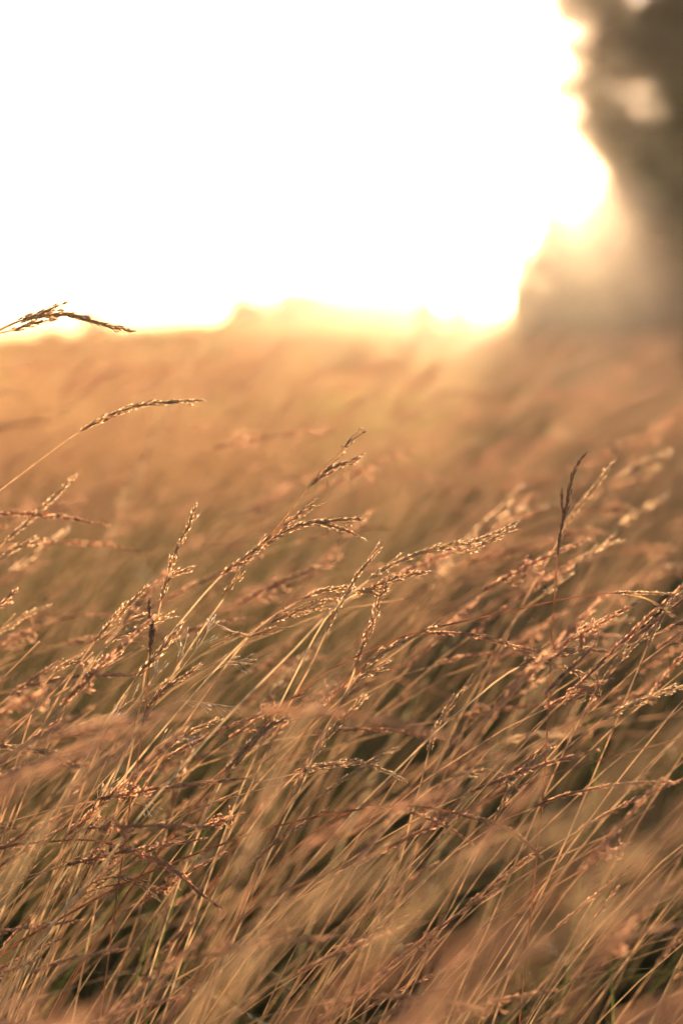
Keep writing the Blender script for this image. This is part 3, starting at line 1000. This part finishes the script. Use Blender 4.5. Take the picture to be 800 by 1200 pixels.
# broad pale blades behind and the fresh green leaves low left of centre
BLADES = [
    ("broad pale blurred grass blade rising behind right of centre", M_LEAF_PALE, .0045, 1.15, [(480, 830), (530, 750), (574, 702), (608, 662), (640, 627), (662, 604)]),
    ("broad pale blurred grass blade slanting up to the right edge", M_LEAF_PALE, .0050, 1.25, [(600, 845), (640, 790), (699, 719), (739, 679), (800, 622), (840, 590)]),
    ("bright green grass blade standing low left of centre", M_LEAF_GREEN, .0048, .90, [(170, 1200), (190, 1100), (225, 1010), (262, 930), (300, 880)]),
    ("shorter green grass blade beside the bright green one, low left", M_LEAF_GREEN, .0042, .86, [(150, 1200), (175, 1100), (205, 1030), (228, 960)]),
    ("small dark green blade tip upright between the heads on the right", M_LEAF_GREEN, .0030, .92, [(690, 860), (683, 800), (676, 745), (672, 715)]),
    ("green grass blade upright under the lit heads on the right", M_LEAF_GREEN, .0045, .95, [(690, 960), (700, 900), (708, 840), (704, 790)]),
]
for label, m, w, d, pts in BLADES:
    W = [at(px, py, d) for px, py in pts]
    G = to_ground(W[0], W[1])
    full = catmull(G + [tuple(p) for p in W], 5)
    C, _ = resample(full, 50)
    mb = MB()
    blade(mb, C - C[0], w * .5, r=.4, twist=.5)
    o = empty("grass_shoot", C[0])
    mb.build("blade", m, o)
    tag(o, label, "grass shoot", "single broad grass shoots")

# tiny white florets on hair-fine sprigs, left
SPRIGS = [
    ("sprig of tiny white florets beside the thin orange stem", [(165, 850), (200, 800), (225, 768), (240, 748), (247, 733)], .766),
    ("sprig of tiny white florets right of the brush tipped head", [(150, 880), (185, 820), (208, 780), (218, 752)], .77),
    ("sprig of tiny white florets crossing the pale diagonal stem", [(80, 930), (115, 870), (138, 832), (158, 818)], .762),
    ("short sprig of white florets under the brush tipped head", [(140, 860), (165, 815), (180, 795), (185, 785)], .764),
    ("level sprig of white florets above the stout orange head", [(180, 840), (205, 822), (232, 822), (270, 828)], .765),
    ("level sprig of white florets below the open branching head", [(200, 830), (240, 795), (265, 776), (298, 778)], .77),
    ("sprig of white florets by the tip of the stout orange head", [(165, 905), (185, 875), (205, 862), (222, 868)], .765),
    ("sprig of pale florets hanging low on the left stems", [(90, 980), (108, 948), (120, 930), (132, 918)], .765),
    ("sprig of pale florets low between the left diagonals", [(130, 970), (150, 945), (165, 935), (172, 945)], .77),
]
for label, pts, d in SPRIGS:
    rr = random.Random(label)
    W = [at(px, py, d) for px, py in pts]
    G = to_ground(W[0], W[1])
    full = catmull(G + [tuple(p) for p in W], 6)
    base = Vector(full[0])
    root = empty("grass_sprig", base)
    tag(root, label, "grass sprig", "sprigs of tiny white florets")
    C, _ = resample(full, 60)
    mb = MB(); tube(mb, C - np.array(base), .00022, 4); mb.build("stem", M_STEM, root)
    mb = MB()
    hc = full[-12:]
    T, A, B = frames(hc)
    for q in range(15):
        k = rr.randrange(0, len(hc))
        off = (A[k] * rr.uniform(-1, 1) + B[k] * rr.uniform(-1, 1)) * .0045 + T[k] * .005
        e = hc[k] + off
        tube(mb, np.array([hc[k], (hc[k] + e) / 2, e]) - np.array(base), .00010, 3)
        put_spikelet(mb, SPK_LO[q % 5], e - np.array(base), off + T[k] * .003, rr.uniform(.0018, .0034), rr.random() * 6, rr.random())
    mb.build("floret_spray", M_ANTHER, root)

# ------------------------------------------------------------------ trees, bushes and posts
M_BARK = plant_material("bark", [(.10, .07, .045), (.13, .09, .06)], translucent=0.0, rough=0.9, spec=0.2, noise_scale=14)
M_TREELEAF = plant_material("tree_leaf", [(.26, .18, .07), (.30, .19, .08), (.22, .16, .06), (.32, .20, .10)], translucent=0.6, rough=0.5, spec=0.35, noise_scale=3, var='vary')  # leaf colour lightened and browned to carry the warm flare over the crown
M_BUSHLEAF = plant_material("bush_leaf", [(.30, .19, .10), (.26, .17, .08), (.32, .20, .11), (.26, .15, .09)], translucent=0.6, rough=0.5, spec=0.35, noise_scale=3, var='vary')
M_HEDGE = plant_material("hedge_leaf", [(.12, .11, .035), (.14, .11, .04), (.10, .10, .03)], translucent=0.4, rough=0.6, spec=0.3, noise_scale=2, var='vary')
M_POST = plant_material("weathered_post", [(.22, .17, .12), (.19, .15, .11)], translucent=0.0, rough=0.9, spec=0.2, noise_scale=30)


def leaves(mb, centre, rad, n, size, rr, clumps=10):
    """Leaf-sized faces gathered in loose clumps with gaps between them."""
    cl = []
    for _ in range(clumps):
        v = Vector((rr.gauss(0, 1), rr.gauss(0, 1), rr.gauss(0, 1))).normalized() * (rr.random() ** .45)
        cl.append(Vector(centre) + Vector((v.x * rad[0], v.y * rad[1], v.z * rad[2])))
    k = n // (clumps * 2)
    nl = n - k * clumps
    mean = sum(rad) / 3
    nrm = np.random.default_rng(rr.randrange(10 ** 6))
    for c in cl + [None]:
        if c is None:
            u_ = nrm.normal(0, 1, (nl, 3)); u_ /= np.linalg.norm(u_, axis=1, keepdims=True)
            p = np.array(centre) + u_ * (nrm.random((nl, 1)) ** .5) * 1.22 * np.array(rad)
            k = nl
        cr = mean * rr.uniform(.28, .55)
        if c is not None:
            p = np.array(c) + nrm.normal(0, cr * .6, (k, 3))
        a = nrm.normal(0, 1, (k, 3)); a /= np.linalg.norm(a, axis=1, keepdims=True)
        b = np.cross(a, nrm.normal(0, 1, (k, 3))); b /= np.linalg.norm(b, axis=1, keepdims=True)
        s = (size * nrm.uniform(.6, 1.3, (k, 1)))
        c3 = np.cross(a, b)
        V = np.stack([p - a * s, p + b * s * .42 + c3 * s * .15, p + a * s, p - b * s * .42 + c3 * s * .15], 1).reshape(-1, 3)
        F = np.arange(k * 4).reshape(-1, 4)
        F3 = np.concatenate([F[:, [0, 1, 2]], F[:, [0, 2, 3]]])
        mb.add(V, f3=F3, r=rr.random())
    return cl


def tree(name, label, cat, base, trunk_pts, blobs, size, mat, trunk_r, group=None, seed=1):
    rr = random.Random(seed)
    root = empty(name, base)
    tag(root, label, cat, group)
    bv = np.array(base)
    mb = MB()
    tc_ = catmull(trunk_pts, 6)
    tube(mb, tc_ - bv, np.linspace(trunk_r, trunk_r * .45, len(tc_)), 10)
    fol = MB()
    for (c, rad, n, clumps) in blobs:
        cl = leaves(fol, Vector(c) - Vector(base), rad, n, size, rr, clumps)
        k = min(len(tc_) - 1, max(2, int(len(tc_) * rr.uniform(.45, .95))))
        s = tc_[k] - bv
        cc = np.array(c) - bv
        mid = (s + cc) / 2 + np.array([0, 0, -.08 * np.linalg.norm(cc - s)])
        tube(mb, catmull([s, mid, cc], 5), np.linspace(trunk_r * .4, trunk_r * .12, 11), 6)
        for q in cl[:7]:
            qv = np.array(q)
            tube(mb, catmull([cc, (cc + qv) / 2 + np.array([0, 0, .04]), qv], 4), np.linspace(trunk_r * .13, trunk_r * .03, 9), 4)
    mb.build("trunk", mat_bark, root)
    fol.build("crown", mat, root, smooth=False)
    return root


mat_bark = M_BARK
D = 20.0


def blob(px, py, d, rpx, rpy, n, clumps=9, depth=1.0):
    s = K / 1200 * d
    return (tuple(at(px, py, d)), (rpx * s, rpx * s * depth, rpy * s), n, clumps)


tb = at(810, 330, D); tb.z = hgt(tb.x, tb.y)
tree("oak_tree", "tall dark broadleaved tree at the right edge with sun breaking past its crown", "tree", tuple(tb),
     [tuple(tb), tuple(at(812, 300, D)), tuple(at(800, 200, D)), tuple(at(812, 60, D)), tuple(at(830, -60, D)), tuple(at(835, -200, D))],
     [blob(722, 20, D, 56, 32, 420, 12), blob(690, -8, D, 46, 22, 330, 10), blob(690, 58, D, 30, 22, 210, 9), blob(706, 84, D + .5, 30, 20, 230, 9), blob(785, 75, D - .5, 50, 45, 900, 16), blob(690, 108, D, 46, 24, 200, 8), blob(742, 62, D, 50, 30, 560, 12), blob(790, 20, D, 50, 30, 700, 9), blob(672, 16, D, 30, 20, 110, 9), blob(668, 104, D, 28, 16, 110, 8), blob(682, 150, D, 22, 16, 110, 7),
      blob(712, 140, D - .4, 54, 34, 640, 14), blob(780, 160, D, 60, 50, 1400, 14), blob(728, 178, D + .3, 36, 30, 700, 10),
      blob(800, 230, D + .2, 75, 60, 4200, 16), blob(735, 225, D - .2, 34, 34, 2000, 10), blob(770, 280, D, 60, 40, 3000, 12),
      blob(850, 40, D, 90, 80, 1100, 14), blob(800, -90, D, 120, 60, 1500, 14),
      blob(880, 180, D, 80, 90, 1500, 12), blob(860, -190, D + .4, 130, 70, 1500, 12)],
     .098, M_TREELEAF, .28, seed=3)
D2 = 16.0
bb = at(745, 380, D2); bb.z = hgt(bb.x, bb.y)
tree("hawthorn_bush", "brownish leafy bush standing below the tree crown on the right", "bush", tuple(bb),
     [tuple(bb), tuple(at(745, 350, D2)), tuple(at(742, 310, D2)), tuple(at(748, 270, D2))],
     [blob(760, 300, D2, 60, 50, 5000, 18), blob(690, 285, D2, 34, 34, 2600, 12), blob(680, 330, D2, 46, 34, 3800, 14), blob(720, 255, D2, 40, 30, 2400, 10),
      blob(800, 330, D2 + .3, 60, 50, 4200, 14), blob(750, 370, D2, 90, 36, 5000, 16), blob(650, 362, D2 + .2, 28, 18, 500, 7),
      blob(820, 270, D2, 50, 50, 1500, 10),
      blob(700, 395, D2, 60, 34, 3800, 14), blob(780, 405, D2, 70, 40, 3800, 14), blob(640, 392, D2, 26, 22, 1300, 8), blob(650, 262, D2, 20, 26, 420, 6), blob(634, 300, D2, 18, 26, 420, 6), blob(612, 345, D2, 14, 24, 360, 6)],
     .066, M_BUSHLEAF, .10, seed=5)
D3 = 22.0
b3 = at(625, 385, D3); b3.z = hgt(b3.x, b3.y)
tree("hawthorn_bush", "small ragged bush at the foot of the sun glow, left of the big bush", "bush", tuple(b3),
     [tuple(b3), tuple(at(624, 372, D3)), tuple(at(620, 350, D3)), tuple(at(612, 325, D3))],
     [blob(620, 362, D3, 20, 16, 500, 8), blob(612, 335, D3, 9, 16, 160, 6), blob(650, 355, D3, 20, 18, 500, 8)],
     .062, M_BUSHLEAF, .06, seed=6)

HEDGES = [
    ("rounded far bush poking above the field horizon left of centre", 345, 360, 52, 34, 22, 15),
    ("low far bush left of the rounded one on the horizon", 288, 366, 52, 26, 20, 16),
    ("low far hedge bush right of the rounded one on the horizon", 402, 361, 54, 40, 22, 17),
    ("flat far hedge bush on the horizon near the middle", 458, 362, 56, 42, 22, 18),
    ("yellow green far hedge bush just left of the fence posts", 505, 374, 50, 30, 16, 19),
    ("yellow green far hedge bush between posts and the ragged bush", 562, 376, 50, 36, 16, 20),
    ("dark far tree small on the left horizon", 112, 386, 70, 20, 22, 21),
    ("smaller dark far tree left of the other on the horizon", 62, 394, 75, 16, 13, 22),
    ("low far bush right of the dark far tree on the left", 175, 394, 70, 40, 8, 23),
    ("far bush on the horizon at the left edge", 18, 402, 72, 26, 6, 24),
    ("low far bush on the left horizon under bending stalks", 238, 387, 64, 28, 9, 25),
]
for label, px, py, d, rx, ry, sd in HEDGES:
    b0 = at(px, py + ry, d)
    gz = hgt(b0.x, b0.y)
    b0.z = gz
    c = at(px, py, d)
    s = K / 1200 * d
    bls = [((c.x + dx * rx * s, c.y + random.Random(sd + dx * 3).uniform(-.3, .3), c.z - .1 * abs(dx)), (rx * s * .5, rx * s * .5, ry * s), 500, 8) for dx in (-.55, 0, .5)]
    bls.append(((c.x, c.y, (gz + c.z) / 2), (rx * s * .9, rx * s * .5, max(.2, (c.z - gz) * .55)), 900, 10))
    tree("far_bush", label, "bush", tuple(b0), [tuple(b0), (b0.x, b0.y, (gz + c.z) / 2), tuple(c)], bls, .11, M_HEDGE, .07,
         group="bushes along the horizon", seed=sd)

SAPLINGS = [("slender sapling outlined in the glow on the skyline, nearest the yellow green far bushes", 499, 308, 26, 2),
            ("slender sapling in the middle of the sun glow on the skyline", 539, 300, 26, -3),
            ("slender sapling at the foot of the ragged bush, just left of it", 604, 296, 26, 3)]
for n_, (label, px, ptop, d, lean) in enumerate(SAPLINGS):
    b0 = at(px, 400, d); b0.z = hgt(b0.x, b0.y)
    tp = at(px + lean, ptop, d)
    m1 = (b0 + tp) / 2
    bl = [blob(px + lean * (380 - y) / 80, y, d, 9 - (380 - y) * .04, 16, 420, 5) for y in range(372, int(ptop), -14)]
    tree("slender_sapling", label, "sapling", tuple(b0), [tuple(b0), tuple(m1), tuple(tp)], bl, .055, M_HEDGE, .05,
         group="saplings on the skyline", seed=60 + n_)

# ------------------------------------------------------------------ haze box, added to imitate sun glare veiling the tree
hz = MB()
x0, x1, y0, y1, z0, z1 = -155, 155, -18, 305, -4.5, 11.0
hz.add([(x0, y0, z0), (x1, y0, z0), (x1, y1, z0), (x0, y1, z0), (x0, y0, z1), (x1, y0, z1), (x1, y1, z1), (x0, y1, z1)],
       f4=[(0, 3, 2, 1), (4, 5, 6, 7), (0, 1, 5, 4), (1, 2, 6, 5), (2, 3, 7, 6), (3, 0, 4, 7)])
m_h, nt, out = mat_new("glare_haze")
pv = nt.nodes.new("ShaderNodeVolumePrincipled")
pv.inputs['Color'].default_value = (1.0, .91, .82, 1)
pv.inputs['Density'].default_value = HAZE_DENSITY
pv.inputs['Anisotropy'].default_value = 0.9
nt.links.new(pv.outputs[0], out.inputs['Volume'])
tag(hz.build("haze", m_h, smooth=False), "thin golden haze added over the meadow to imitate sun glare", "haze", kind='stuff')
